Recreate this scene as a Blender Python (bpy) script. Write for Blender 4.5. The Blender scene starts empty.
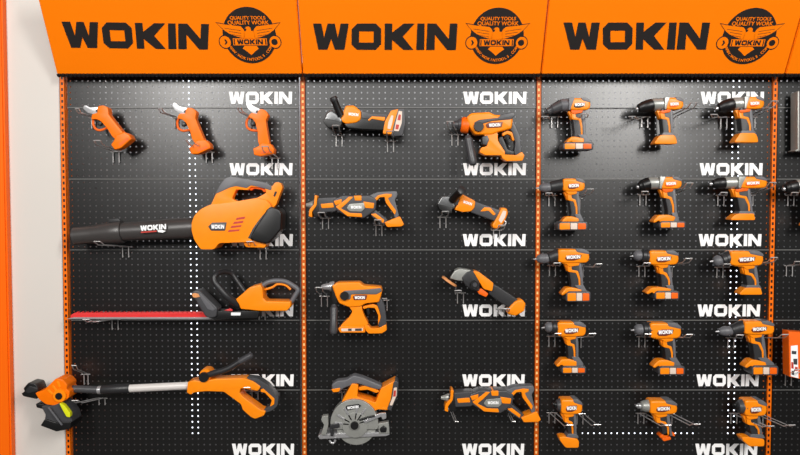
import bpy, bmesh, math, random
from mathutils import Vector, Matrix
random.seed(4)
SC = bpy.context.scene
COL = SC.collection
R = math.radians

# ------------------------------------------------------------------ camera model
F = 708.0; DIST = 3.0; EYE = 1.55; PITCH = R(2.16)
def at(x, y, D):
    """photo pixel seen on the plane D metres in front of the board -> world point"""
    a = (x - 400) / F; b = (227.5 - y) / F
    dy = math.cos(PITCH) + b * math.sin(PITCH)
    dz = -math.sin(PITCH) + b * math.cos(PITCH)
    t = (DIST - D) / dy
    return Vector((a * t, -D, EYE + dz * t))
cam = bpy.data.cameras.new('camera'); cam.lens = F * 36 / 800; cam.sensor_width = 36
co = bpy.data.objects.new('camera', cam); COL.objects.link(co)
co.location = (0, -DIST, EYE); co.rotation_euler = (math.pi / 2 - PITCH, 0, 0)
SC.camera = co

# ------------------------------------------------------------------ materials
def lin(c):
    return tuple(((v / 255) / 12.92 if v / 255 <= .04045 else ((v / 255 + .055) / 1.055) ** 2.4) for v in c) + (1,)
def mat(name, rgb, rough=.5, metal=0, noise=0.0, scale=40, emit=None, spec=.5, bump=0):
    m = bpy.data.materials.new(name); m.use_nodes = True
    nt = m.node_tree; b = nt.nodes['Principled BSDF']
    c = lin(rgb)
    b.inputs['Base Color'].default_value = c
    b.inputs['Roughness'].default_value = rough; b.inputs['Metallic'].default_value = metal
    b.inputs['Specular IOR Level'].default_value = spec
    if noise or bump:
        tc = nt.nodes.new('ShaderNodeTexCoord'); n = nt.nodes.new('ShaderNodeTexNoise')
        n.inputs['Scale'].default_value = scale; n.inputs['Detail'].default_value = 3
        nt.links.new(tc.outputs['Object'], n.inputs['Vector'])
        if noise:
            r = nt.nodes.new('ShaderNodeValToRGB')
            r.color_ramp.elements[0].color = tuple(v * (1 - noise) for v in c[:3]) + (1,)
            r.color_ramp.elements[1].color = tuple(min(1, v * (1 + noise)) for v in c[:3]) + (1,)
            r.color_ramp.elements[0].position = .3; r.color_ramp.elements[1].position = .7
            nt.links.new(n.outputs['Fac'], r.inputs['Fac']); nt.links.new(r.outputs['Color'], b.inputs['Base Color'])
        if bump:
            bp = nt.nodes.new('ShaderNodeBump'); bp.inputs['Strength'].default_value = bump; bp.inputs['Distance'].default_value = .001
            nt.links.new(n.outputs['Fac'], bp.inputs['Height']); nt.links.new(bp.outputs['Normal'], b.inputs['Normal'])
    if emit:
        b.inputs['Emission Color'].default_value = lin(rgb); b.inputs['Emission Strength'].default_value = emit
    return m
M = dict(
    orange=mat('orange_plastic', (254, 141, 8), .34, noise=.03, spec=.35),
    deep=mat('deep_orange_plastic', (244, 102, 8), .42, noise=.03, spec=.3),
    header=mat('header_vinyl', (255, 127, 1), .5, noise=.015, scale=3, spec=.15),
    post=mat('orange_steel', (250, 116, 6), .4, noise=.03, spec=.3),
    pillar=mat('orange_pillar_paint', (255, 106, 0), .45, noise=.02, scale=5, spec=.25),
    dark=mat('charcoal_rubber', (40, 40, 42), .42, noise=.06, scale=90),
    black=mat('black_plastic', (16, 16, 17), .38, noise=.05, scale=60),
    grey=mat('grey_rubber', (98, 98, 102), .42, noise=.05, scale=80),
    mid=mat('mid_grey_plastic', (66, 66, 69), .38, noise=.05, scale=80),
    tubeg=mat('grey_brown_tube', (62, 59, 58), .36, noise=.05, scale=30),
    silver=mat('silver_metal', (186, 186, 188), .3, .6, noise=.06, scale=60),
    guard=mat('cast_guard', (160, 161, 156), .36, .4, noise=.06, scale=40),
    wire=mat('chromed_wire', (205, 203, 202), .3, .6),
    white=mat('white_print', (252, 252, 252), .5),
    shaft=mat('pale_shaft', (216, 210, 206), .3, noise=.02),
    cream=mat('pale_label', (226, 206, 190), .5, noise=.06, scale=200),
    red=mat('red_blade_cover', (226, 52, 52), .4, noise=.04),
    redp=mat('red_print', (190, 52, 40), .5),
    yellow=mat('yellow_flap', (222, 226, 20), .4),
    tan=mat('tan_disc', (222, 150, 92), .6, noise=.1, scale=150),
    ink=mat('black_print', (30, 25, 24), .5),
    bead=mat('black_bead', (14, 12, 12), .45),
    panel=mat('black_coated_steel', (12, 12, 12), .31, noise=.05, scale=8, bump=.02, spec=.62),
    wall=mat('white_wall_paint', (213, 207, 200), .6, noise=.02, scale=2),
    back=mat('backing_wall_paint', (150, 150, 152), .8, noise=.02),
    tangerine=mat('tangerine_plastic', (250, 118, 2), .36, noise=.03, spec=.2),
    amber=mat('pale_amber_strip', (255, 206, 130), .5),
    brown=mat('dull_orange_steel', (206, 92, 10), .42, noise=.03, spec=.3),
    steel=mat('dark_cast_steel', (112, 113, 114), .3, .6, noise=.1, scale=80),
    seam=mat('pale_seam_glint', (120, 120, 118), .5),
    plate=mat('dark_red_plate', (112, 48, 30), .4, noise=.1, scale=150),
    floor=mat('dark_grey_floor', (66, 64, 62), .55, noise=.06, scale=4),
    ceil=mat('white_ceiling', (225, 225, 225), .8, noise=.02),
    glow=mat('glow_tube', (240, 245, 255), .5, emit=2.2),  # emission standing in for light that leaks from behind
)

# ------------------------------------------------------------------ mesh helpers
def finish(bm, name, m, parent=None, label=None, loc=None, sharp=40):
    bmesh.ops.recalc_face_normals(bm, faces=bm.faces[:])
    me = bpy.data.meshes.new(name); bm.to_mesh(me); bm.free()
    for p in me.polygons: p.use_smooth = True
    me.set_sharp_from_angle(angle=R(sharp))
    me.materials.append(M[m] if isinstance(m, str) else m)
    o = bpy.data.objects.new(name, me); COL.objects.link(o)
    if parent: o.parent = parent
    if label: o['label'] = label
    if loc is not None: o.location = loc
    return o
def tag(o, label, cat, group=None, kind=None):
    if label: o['label'] = label
    if cat: o['category'] = cat
    if group: o['group'] = group
    if kind: o['kind'] = kind
    return o
def empty(name, loc, label, cat, group=None):
    o = bpy.data.objects.new(name, None); COL.objects.link(o); o.location = loc
    o.empty_display_size = .05
    return tag(o, label, cat, group)
def fillet(pts, r):
    out = []; n = len(pts)
    for i in range(n):
        p0, p, p1 = Vector(pts[i - 1]), Vector(pts[i]), Vector(pts[(i + 1) % n])
        a = p0 - p; b = p1 - p
        if a.length < 1e-9 or b.length < 1e-9: continue
        q0 = p + a * (min(r, a.length * .42) / a.length); q1 = p + b * (min(r, b.length * .42) / b.length)
        for t in (0, .35, .65, 1):
            v = q0 * (1 - t) ** 2 + p * 2 * t * (1 - t) + q1 * t * t
            out.append((v.x, v.y))
    return out
def extrude(bm, pts, y0, y1, bev=0, holes=()):
    """pts in (x, z); a slab from y0 (viewer side) to y1 with rounded rims"""
    tmp = bmesh.new()
    loops = []
    for lp in [pts] + list(holes):
        vs = [tmp.verts.new((p[0], y0, p[1])) for p in lp]
        loops.append([tmp.edges.new((vs[i], vs[(i + 1) % len(vs)])) for i in range(len(vs))])
    if holes:
        bmesh.ops.triangle_fill(tmp, use_beauty=True, edges=[e for l in loops for e in l], use_dissolve=False)
    else:
        tmp.faces.new([v for v in tmp.verts])
    fr = tmp.faces[:]
    res = bmesh.ops.extrude_face_region(tmp, geom=fr, use_keep_orig=True)
    bmesh.ops.translate(tmp, verts=[g for g in res['geom'] if isinstance(g, bmesh.types.BMVert)], vec=(0, y1 - y0, 0))
    tmp.edges.ensure_lookup_table()
    bmesh.ops.recalc_face_normals(tmp, faces=tmp.faces[:])
    if bev > 0:
        es = [e for e in tmp.edges if len(e.link_faces) == 2 and sum(abs(f.normal.y) > .9 for f in e.link_faces) == 1]
        bmesh.ops.bevel(tmp, geom=es, offset=bev, segments=3, profile=.55, affect='EDGES', clamp_overlap=True)
    me = bpy.data.meshes.new('x'); tmp.to_mesh(me); tmp.free(); bm.from_mesh(me); bpy.data.meshes.remove(me)
def sweep(bm, rings, closed_ends=True):
    vs = [[bm.verts.new(p) for p in r] for r in rings]; n = len(vs[0])
    for a, b in zip(vs, vs[1:]):
        for i in range(n): bm.faces.new((a[i], a[(i + 1) % n], b[(i + 1) % n], b[i]))
    if closed_ends:
        bm.faces.new(vs[0][::-1]); bm.faces.new(vs[-1])
def lathe(bm, p0, p1, prof, n=20, sq=1.0):
    p0 = Vector(p0); p1 = Vector(p1); ax = (p1 - p0)
    d = ax.normalized(); u = d.cross(Vector((0, 1, 0)))
    if u.length < 1e-4: u = Vector((1, 0, 0))
    u.normalize(); v = d.cross(u)
    sweep(bm, [[p0 + ax * t + (u * math.cos(k * 2 * math.pi / n) + v * math.sin(k * 2 * math.pi / n) * sq) * max(r, 1e-5) for k in range(n)] for t, r in prof])
def smooth_path(ps, k=4):
    ps = [Vector(p) for p in ps]
    if len(ps) < 3: return ps
    out = []
    for i in range(len(ps) - 1):
        a = ps[max(i - 1, 0)]; b = ps[i]; c = ps[i + 1]; d = ps[min(i + 2, len(ps) - 1)]
        for j in range(k):
            t = j / k
            out.append(.5 * ((2 * b) + (c - a) * t + (2 * a - 5 * b + 4 * c - d) * t * t + (3 * b - a - 3 * c + d) * t ** 3))
    out.append(ps[-1]); return out
def tube(bm, ps, r, n=10, smooth=True, r2=None):
    ps = smooth_path(ps) if smooth else [Vector(p) for p in ps]
    rings = []; prev = None
    for i, p in enumerate(ps):
        d = (ps[min(i + 1, len(ps) - 1)] - ps[max(i - 1, 0)]).normalized()
        if prev is None:
            u = d.cross(Vector((0, 1, 0)))
            if u.length < .05: u = d.cross(Vector((1, 0, 0)))
        else: u = prev - d * prev.dot(d)
        u.normalize(); prev = u; v = d.cross(u)
        rr = r if r2 is None else r + (r2 - r) * i / (len(ps) - 1)
        rings.append([p + (u * math.cos(k * 2 * math.pi / n) + v * math.sin(k * 2 * math.pi / n)) * rr for k in range(n)])
    sweep(bm, rings)
def box(bm, a, b):
    r = bmesh.ops.create_cube(bm, size=1)
    for v in r['verts']:
        v.co = Vector([(a[i] + b[i]) / 2 + v.co[i] * (b[i] - a[i]) for i in range(3)])
# block lettering, 720 x 130 units, y down
LET = [
    ([(0, 0), (42, 0), (55, 70), (73, 0), (108, 0), (124, 70), (138, 0), (178, 0), (157, 130), (110, 130), (91, 76), (72, 130), (27, 130)], None),
    ([(193, 28), (220, 0), (313, 0), (340, 26), (340, 102), (313, 130), (220, 130), (193, 104)], [(230, 38), (303, 38), (303, 94), (230, 94)]),
    ([(358, 0), (395, 0), (395, 44), (452, 0), (506, 0), (448, 64), (502, 130), (452, 130), (395, 80), (395, 130), (358, 130)], None),
    ([(520, 0), (556, 0), (556, 130), (516, 130)], None),
    ([(570, 0), (614, 0), (678, 76), (682, 0), (720, 0), (714, 130), (671, 130), (608, 54), (608, 130), (566, 130)], None)]
def lettering(bm, f, y0, y1):
    """f maps unit (u 0..1, v 0..1 down) -> (x, z)"""
    for p, h in LET:
        q = [f(a / 720, b / 130) for a, b in p]
        extrude(bm, q, y0, y1, 0, [[f(a / 720, b / 130) for a, b in h]] if h else [])

# ------------------------------------------------------------------ a tool traced on its own plane
class Tool:
    def __init__(s, name, label, cat, D, pivot, crop=(0, 0, 1), group=None):
        s.sc = 1.0; s.mx = s.mz = 0; s.piv = pivot; s.D = D; s.ox, s.oy, s.k = crop; s.orig = at(pivot[0], pivot[1], D)
        s.o = empty(name, s.orig, label, cat, group)
        s.u = (at(401, 200, D) - at(400, 200, D)).x / s.k        # metres per crop unit
    def p(s, q):
        w = (at(s.ox + q[0] / s.k, s.oy + q[1] / s.k, s.D) - s.orig) * s.sc + Vector((s.mx, 0, s.mz))
        return (w.x, w.z)
    def P(s, q, off=0):
        x, z = s.p(q); return Vector((x, -off, z))
    def poly(s, name, pts, t, m, off=0, b=None, r=6, holes=(), parent=None, label=None):
        bm = bmesh.new(); many = pts if isinstance(pts[0][0], (tuple, list)) else [pts]
        for pl in many:
            q = [s.p(a) for a in pl]; q = fillet(q, r * s.u)
            hh = [fillet([s.p(a) for a in h], r * s.u) for h in holes]
            extrude(bm, q, -off - t / 2, -off + t / 2, t * .25 if b is None else b, hh)
        return finish(bm, name, m, parent or s.o, label)
    def lathe(s, name, a, b, prof, m, off=(0, 0), sq=1.0, parent=None, n=20, label=None):
        bm = bmesh.new()
        lathe(bm, s.P(a, off[0]), s.P(b, off[1]), [(t, r * s.u) for t, r in prof], n, sq)
        return finish(bm, name, m, parent or s.o, label)
    def tube(s, name, pts, r, m, parent=None, label=None, r2=None, n=12):
        bm = bmesh.new()
        tube(bm, [s.P(q[:2], q[2] if len(q) > 2 else 0) for q in pts], r * s.u, n, True, None if r2 is None else r2 * s.u)
        return finish(bm, name, m, parent or s.o, label)
    def disc(s, name, c, r, t, m, off=0, parent=None, n=28, label=None):
        bm = bmesh.new(); lathe(bm, s.P(c, off - t / 2), s.P(c, off + t / 2), [(0, r * s.u * .94), (.12, r * s.u), (.88, r * s.u), (1, r * s.u * .94)], n)
        return finish(bm, name, m, parent or s.o, label)
    def logo(s, name, c, w, m, off, ang=0, h=None, parent=None, label=None):
        bm = bmesh.new(); h = h or w * .2; ca, sa = math.cos(R(ang)), math.sin(R(ang))
        def f(u, v):
            x = (u - .5) * w; y = (v - .5) * h
            return s.p((c[0] + x * ca + y * sa, c[1] - x * sa + y * ca))
        lettering(bm, f, -off - .0004, -off + .0004)
        return finish(bm, name, m, parent or s.o, label)
def kids(o): return [c for c in bpy.data.objects if c.parent == o]
def copy_tree(o, parent=None):
    c = o.copy(); COL.objects.link(c)
    if parent: c.parent = parent
    for ch in kids(o): copy_tree(ch, c)
    return c

# ------------------------------------------------------------------ the setting
XP = [-1.420, -.409, .584, 1.5775, 2.582]
LOGO = [.045, .051, .044, 0]       # posts
ZS = at(400, 107.8, 0).z                       # first seam under the header
ROW = .3
def plane_struct(name, a, b, m, kind='structure'):
    bm = bmesh.new(); box(bm, a, b); o = finish(bm, name, m, sharp=30); o['kind'] = kind; return o
plane_struct('floor', (-6, -9, -.1), (6, 1.2, 0), 'floor')
plane_struct('wall_back', (-1.8, .30, 0), (4, .38, 3.4), 'back')
plane_struct('wall_left', (-1.70, .004, 0), (XP[0] - .0135, .06, 3.4), 'wall')
bm = bmesh.new(); box(bm, (-1.98, -.03, 0), (-1.653, .3, 3.4)); bmesh.ops.bevel(bm, geom=bm.edges[:], offset=.006, segments=2, affect='EDGES')
pil = finish(bm, 'pillar', 'pillar', sharp=30); pil['kind'] = 'structure'; pil['label'] = 'bright orange pillar at the far left beside the white wall'
# perforated panels: one mesh per sheet, real holes
def perforated(w, h, nx, ny, hole, depth):
    bm = bmesh.new(); cx = w / nx; cz = h / ny; grid = {}
    def gv(i, j):
        if (i, j) not in grid: grid[(i, j)] = bm.verts.new((-w / 2 + i * cx / 2, 0, -h / 2 + j * cz / 2))
        return grid[(i, j)]
    for a in range(nx):
        for b in range(ny):
            mx = -w / 2 + (a + .5) * cx; mz = -h / 2 + (b + .5) * cz
            ring = [gv(2 * a + di, 2 * b + dj) for di, dj in ((2, 1), (2, 2), (1, 2), (0, 2), (0, 1), (0, 0), (1, 0), (2, 0))]
            inn = [bm.verts.new((mx + hole * math.cos(k * math.pi / 4), 0, mz + hole * math.sin(k * math.pi / 4))) for k in range(8)]
            for k in range(8): bm.faces.new((ring[k], ring[(k + 1) % 8], inn[(k + 1) % 8], inn[k]))
    # folded rim
    for z, s in ((-h / 2, 1), (h / 2, -1)): box(bm, (-w / 2, 0.0005, min(z, z + s * .002)), (w / 2, depth, max(z, z + s * .002)))
    for x, s in ((-w / 2, 1), (w / 2, -1)): box(bm, (min(x, x + s * .002), 0.0005, -h / 2), (max(x, x + s * .002), depth, h / 2))
    return bm
PW = 1.0 - .027
pm = finish(perforated(PW, ROW - .0022, 39, 12, .0034, .018), 'pegboard_panel', 'panel', sharp=30)
panel_mesh = pm.data; bpy.data.objects.remove(pm)
bm = bmesh.new(); box(bm, (-PW / 2, -.0012, -ROW / 2 - .0012), (PW / 2, .004, -ROW / 2 + .0014)); sm = finish(bm, 'edge_glint', 'seam', sharp=30); seam_mesh = sm.data; bpy.data.objects.remove(sm)  # pale strip added for light catching the sheet edge
bm = bmesh.new(); LW = .267; LH = .051
lettering(bm, lambda u, v: ((u - .5) * LW, (.5 - v) * LH), -.0012, -.0002)
lm = finish(bm, 'logo_print', 'white', sharp=30); logo_mesh = lm.data; bpy.data.objects.remove(lm)
BAYS = ['left bay', 'middle bay', 'right bay', 'bay at the right frame edge']
ROWS = ['topmost under the header', 'second from the top', 'third from the top', 'fourth from the top', 'fifth from the top', 'lowest, cut by the frame']
TILTS = [(1.3, .9, .9, .5, .1, 0), (1.7, .8, -.5, -.3, 0, 0), (2.2, 1.9, .4, -.3, 0, 0), (2.0, .4, .5, .1, 0, 0)]   # sheets hang slightly out of true
for i in range(4):
    for j in range(6):
        zc = ZS + ROW / 2 - j * ROW; xc = (XP[i] + XP[i + 1]) / 2
        o = bpy.data.objects.new('pegboard', panel_mesh); COL.objects.link(o); o.location = (xc, 0, zc)
        tl = R(TILTS[i][j]); o.rotation_euler = (-tl, 0, 0); o.location.y = math.sin(tl) * ROW / 2
        tag(o, 'black perforated panel of the %s, %s' % (BAYS[i], ROWS[j]), 'panel', 'black perforated back panels')
        e_ = bpy.data.objects.new('edge_glint', seam_mesh); COL.objects.link(e_); e_.parent = o; e_['label'] = 'pale strip painted as light caught along the seam'
        if i < 3:
            l = bpy.data.objects.new('logo_print', logo_mesh); COL.objects.link(l); l.parent = o
            l.location = (XP[i + 1] - LOGO[i] - LW / 2 - xc, 0, -ROW / 2 + .0165 + LH / 2)
            l['label'] = 'white block lettering'
# slotted posts
POST = ['leftmost orange slotted post beside the white wall', 'orange slotted post between the left and middle bays',
        'orange slotted post between the middle and right bays', 'orange slotted post right of the last drills, near the right edge']
for i in range(4):
    bm = bmesh.new(); w = .0215; n = 86; ph = .0245; z0 = .02
    for a in range(n):
        mz = z0 + (a + .5) * ph
        o4 = [(-w / 2, mz - ph / 2), (w / 2, mz - ph / 2), (w / 2, mz + ph / 2), (-w / 2, mz + ph / 2)]
        i4 = [(-.0044, mz - .0062), (.0044, mz - .0062), (.0044, mz + .0062), (-.0044, mz + .0062)]
        vo = [bm.verts.new((p[0], -.006, p[1])) for p in o4]; vi = [bm.verts.new((p[0], -.006, p[1])) for p in i4]
        vb = [bm.verts.new((p[0], -.003, p[1])) for p in i4]
        for k in range(4):
            bm.faces.new((vo[k], vo[(k + 1) % 4], vi[(k + 1) % 4], vi[k])); bm.faces.new((vi[k], vi[(k + 1) % 4], vb[(k + 1) % 4], vb[k]))
    box(bm, (-w / 2, -.006, z0), (-w / 2 + .002, .05, z0 + n * ph)); box(bm, (w / 2 - .002, -.006, z0), (w / 2, .05, z0 + n * ph))
    bmesh.ops.remove_doubles(bm, verts=bm.verts[:], dist=1e-5)
    po = finish(bm, 'slotted_post', 'post' if i in (0, 3) else 'brown', sharp=30, loc=(XP[i], 0, 0))
    tag(po, POST[i], 'post', 'orange slotted posts')
    bm = bmesh.new(); box(bm, (-w / 2 + .003, -.0028, z0), (w / 2 - .003, .0, z0 + n * ph)); finish(bm, 'inner_strip', 'black' if i in (0, 3) else 'amber', po)

# added emissive tubes, standing in for light leaking from behind the board
def glow_tube(a, b, label, rad=.022):
    o = empty('glow_tube', a, label, 'glow', 'lamp tubes added behind the board')
    d = Vector(b) - Vector(a); bm = bmesh.new(); lathe(bm, d * .01, d * .99, [(0, rad), (1, rad)], 14); finish(bm, 'tube', 'glow', o)
    for s in (0, .99):
        bm = bmesh.new(); lathe(bm, d * s, d * (s + .01), [(0, rad + .002), (1, rad + .002)], 14); finish(bm, 'end_cap', 'silver', o)
xl = at(195.5, 227, -.05).x; xr = at(734.5, 227, -.05).x
glow_tube((xl - .004, .05, .52), (xl - .024, .05, 2.12), 'upright white lamp tube added for light leaking through holes behind the blower')
glow_tube((xr, .05, .52), (xr - .01, .05, 2.12), 'upright white lamp tube added for light leaking through holes at the right bay')
zb = at(640, 436, 0).z
glow_tube((at(583, 436, 0).x, .05, zb), (at(702, 436, 0).x, .05, zb), 'level white lamp tube added for light leaking through a low hole row', .012)

# ------------------------------------------------------------------ header signs
HB = at(400, 74.2, .058); TILT = R(28)          # bottom line and forward lean
HH = .345
hx = [at(57, 75, .058).x, at(302.5, 75.5, .058).x, at(541, 75.5, .058).x, at(785, 75.5, .058).x, 2.62]
Hn = Vector((0, -math.cos(TILT), -math.sin(TILT))); Hu = Vector((0, -math.sin(TILT), math.cos(TILT)))
def on_header(x, y, ox):
    """photo pixel -> (u, v) on the sloping header face, measured from its bottom left"""
    p0 = Vector((0, -DIST, EYE)); d = at(x, y, .1) - p0
    t = (HB - p0).dot(Hn) / d.dot(Hn); w = p0 + d * t
    return (w.x - ox, (w - HB).dot(Hu))
def font_mesh(bm, text, fs, place):
    cu = bpy.data.curves.new('t', 'FONT'); cu.body = text; cu.size = 1; cu.align_x = 'CENTER'; cu.align_y = 'CENTER'; cu.extrude = .02; cu.offset = .02
    ob = bpy.data.objects.new('t', cu); COL.objects.link(ob)
    dg = bpy.context.evaluated_depsgraph_get(); dg.update()
    me = bpy.data.meshes.new_from_object(ob.evaluated_get(dg)); bpy.data.objects.remove(ob); bpy.data.curves.remove(cu)
    for v in me.vertices:
        x, z = place(v.co.x * fs, v.co.y * fs); v.co = Vector((x, -.0021 - v.co.z * .01, z))
    bm.from_mesh(me); bpy.data.meshes.remove(me)
HL = ['left orange header sign with black block lettering and eagle emblem', 'middle orange header sign with black block lettering and eagle emblem',
      'right orange header sign with black block lettering and eagle emblem', 'strip of plain orange header cut by the right frame edge']
LETX = [((61.5, 21.5), (209, 24), (209, 49.5), (66, 47.5)), ((313, 23.5), (457.5, 23.5), (457, 50), (313, 49.5)), ((563.5, 22.5), (710, 22.5), (707, 49.5), (565, 49.5))]
EMB = [(249.5, 35.5), (497, 36.3), (749, 36.5)]
for i in range(4):
    x0 = hx[i] + (.0025 if i else 0); x1 = hx[i + 1] - .0025; w = x1 - x0
    h = empty('header_sign', (x0, HB.y, HB.z), HL[i], 'sign', 'orange header signs')
    h.rotation_euler = (TILT, 0, 0)
    bm = bmesh.new(); box(bm, (0, 0, 0), (w, .035, HH)); bmesh.ops.bevel(bm, geom=bm.edges[:], offset=.003, segments=2, affect='EDGES')
    finish(bm, 'sign_panel', 'header', h, sharp=30)
    bm = bmesh.new()
    nb = int(w / .0168)
    for k in range(nb):
        c = (k + .5) * w / nb
        lathe(bm, (c, -.008, -.004), (c, .012, -.004), [(0, .006), (.15, .008), (.85, .008), (1, .006)], 10)
    box(bm, (0, -.004, -.008), (w, .012, .001))
    finish(bm, 'bead_strip', 'bead', h)
    if i == 3: continue
    q = [on_header(px, py, x0) for px, py in LETX[i]]
    def f(u, v):
        a = Vector(q[0]) * (1 - u) + Vector(q[1]) * u; b = Vector(q[3]) * (1 - u) + Vector(q[2]) * u
        c = a * (1 - v) + b * v; return (c.x, c.y)
    bm = bmesh.new(); lettering(bm, f, -.0015, -.0001); finish(bm, 'lettering', 'ink', h)
    # round emblem
    c = Vector(on_header(EMB[i][0], EMB[i][1], x0)); e = (Vector(on_header(EMB[i][0] + 1, EMB[i][1], x0)) - c).length  # metres per photo px
    def E(pts): return [(c.x + a * e, c.y + b * e * 1.06) for a, b in pts]     # emblem units: photo px from its centre, y up
    bm = bmesh.new(); extrude(bm, E([(26.6 * math.cos(k * math.pi / 32), 26.6 * math.sin(k * math.pi / 32)) for k in range(64)]), -.0012, -.0001)
    em = finish(bm, 'emblem', 'ink', h)
    # dark rim of wings and spanner where they pass the circle
    wing = [(-31, 11.6), (-22, 10.2), (-8, 8.8), (-5.5, 6.5), (-4.5, 4), (-5, -2.6), (-9, -1.8), (-15, 0), (-20, 2.0), (-25, 5.4)]
    wing2 = [(-x, y) for x, y in wing][::-1]
    def grow(p, g):
        cx = sum(a for a, b in p) / len(p); cy = sum(b for a, b in p) / len(p)
        return [(cx + (a - cx) * (1 + g / 11), cy + (b - cy) * (1 + g / 6)) for a, b in p]
    bm = bmesh.new()
    for p in (wing, wing2): extrude(bm, E(grow(p, .8)), -.0014, -.0010)
    for sx in (-1, 1): extrude(bm, E([(sx * 25 + 6.4 * math.cos(k * math.pi / 12), -6 + 6.6 * math.sin(k * math.pi / 12)) for k in range(24)]), -.0014, -.0010)
    finish(bm, 'outline_print', 'ink', em)
    bm = bmesh.new()
    for p in (wing, wing2): extrude(bm, E(p), -.0019, -.0012)
    extrude(bm, E([(-5, 4), (-3, 4.4), (-2, 6.4), (-4, 6.6), (-2.4, 8.2), (0, 8.6), (1.8, 7.4), (2, 4.6), (5, 4), (6, -3), (-6, -3)]), -.0019, -.0012)      # breast and head
    extrude(bm, E([(-6, -9.8), (6, -9.8), (8.2, -12.2), (3.5, -15.5), (0, -18.6), (-3.5, -15.5), (-8.2, -12.2)]), -.0019, -.0012)                    # tail
    extrude(bm, E([(-17, -9.2), (17, -9.2), (17, -2.6), (-17, -2.6)]), -.0019, -.0012)                                  # banner
    for sx in (-1, 1):
        extrude(bm, E([(sx * 25 + 5.6 * math.cos(k * math.pi / 12), -6 + 5.6 * math.sin(k * math.pi / 12)) for k in range(24)]), -.0019, -.0012)
    finish(bm, 'eagle_print', 'header', em, label='orange spread eagle over a spanner')
    bm = bmesh.new()
    extrude(bm, E([(24.5 + 3.2 * math.cos(k * math.pi / 8), -6 + 3 * math.sin(k * math.pi / 8)) for k in range(16)]), -.0024, -.0018); finish(bm, 'ring_print', 'ink', em); bm = bmesh.new()
    extrude(bm, E([(-25.8, -3.6), (-24.2, -3.6), (-22.6, -6), (-24.2, -8.4), (-25.8, -8.4), (-24.6, -6)]), -.0024, -.0018); finish(bm, 'spanner_print', 'ink', em); bm = bmesh.new()
    for sd in (-1, 1):
        bm = bmesh.new(); q0 = []
        for k in range(3): extrude(bm, E([(sd * 8, 5.0 - k * 2.6), (sd * (24 - k * 3.5), 7.2 - k * 3.0), (sd * (23.6 - k * 3.5), 6.8 - k * 3.0), (sd * 8, 4.6 - k * 2.6)]), -.0024, -.0018)
        finish(bm, 'feather_print', 'ink', em)
        bm = bmesh.new(); extrude(bm, E([(sd * 15.2, -8.8), (sd * 16.2, -8.8), (sd * 16.2, -3), (sd * 15.2, -3)]), -.0024, -.0018); finish(bm, 'banner_line', 'ink', em)
    bm = bmesh.new()
    lettering(bm, lambda u, v: E([((u - .5) * 26, -5.9 + (.5 - v) * 4.8)])[0], -.0024, -.0018)
    finish(bm, 'banner_lettering', 'ink', em)
    bm = bmesh.new()
    font_mesh(bm, 'QUALITY TOOLS', 4.6 * e, lambda a, b: (c.x + a, c.y + 17.4 * e + b))
    font_mesh(bm, 'QUALITY WORK', 5.4 * e, lambda a, b: (c.x + a, c.y + 12.7 * e + b))
    finish(bm, 'upper_motto', 'header', em); bm = bmesh.new()
    txt = 'WWW.WOKINTOOLS.COM'
    for k, ch in enumerate(txt):
        if ch == ' ': continue
        an = R(-90 - 66 + 132 * (k + .5) / len(txt)); rr = 22.9 * e
        if ch == '.': pass
        tx = -math.sin(an); ty = math.cos(an)
        font_mesh(bm, ch, 3.9 * e, lambda a, b, an=an, tx=tx, ty=ty: (c.x + rr * math.cos(an) + a * tx - b * math.cos(an), c.y + rr * math.sin(an) * 1.06 + a * ty - b * math.sin(an)))
    finish(bm, 'lower_motto', 'header', em)

# ------------------------------------------------------------------ double wire hooks
HOOKS = 'chromed double wire hooks'
def hook(bx, by, label, tip=None, L=.165, leg=11, gap=6.0):
    b = at(bx, by, .008); g = gap / 236 / 2; lz = leg / 236
    tp = at(tip[0], tip[1], L) if tip else Vector((b.x, -L, b.z + L * .12))
    bm = bmesh.new(); r = .0022
    dv = tp - b
    for s in (-1, 1):
        off = Vector((s * g, 0, 0))
        tube(bm, [b + off + Vector((0, 0, -lz)), b + off, b + off + dv * .15 , b + off + dv * .86 + Vector((0, 0, -.006)), tp + off + Vector((0, 0, .006))], r, 8, False)
        lathe(bm, b + off + Vector((0, .0, -lz + .004)), b + off + Vector((0, .012, -lz + .004)), [(0, r), (1, r)], 8)
    tube(bm, [b + Vector((-g - .010, 0, -.001)), b + Vector((g + .010, 0, -.001))], r, 8, False)
    tube(bm, [tp + Vector((-g, 0, .006)), tp + Vector((g, 0, .006))], r, 8, False)
    lathe(bm, b + Vector((0, -.0, -.001)), b + Vector((0, .012, -.001)), [(0, r), (1, r)], 8)
    for v in bm.verts: v.co -= b
    o = finish(bm, 'pegboard_hook', 'wire', loc=b)
    tag(o, label, 'hook', HOOKS); return o

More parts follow.
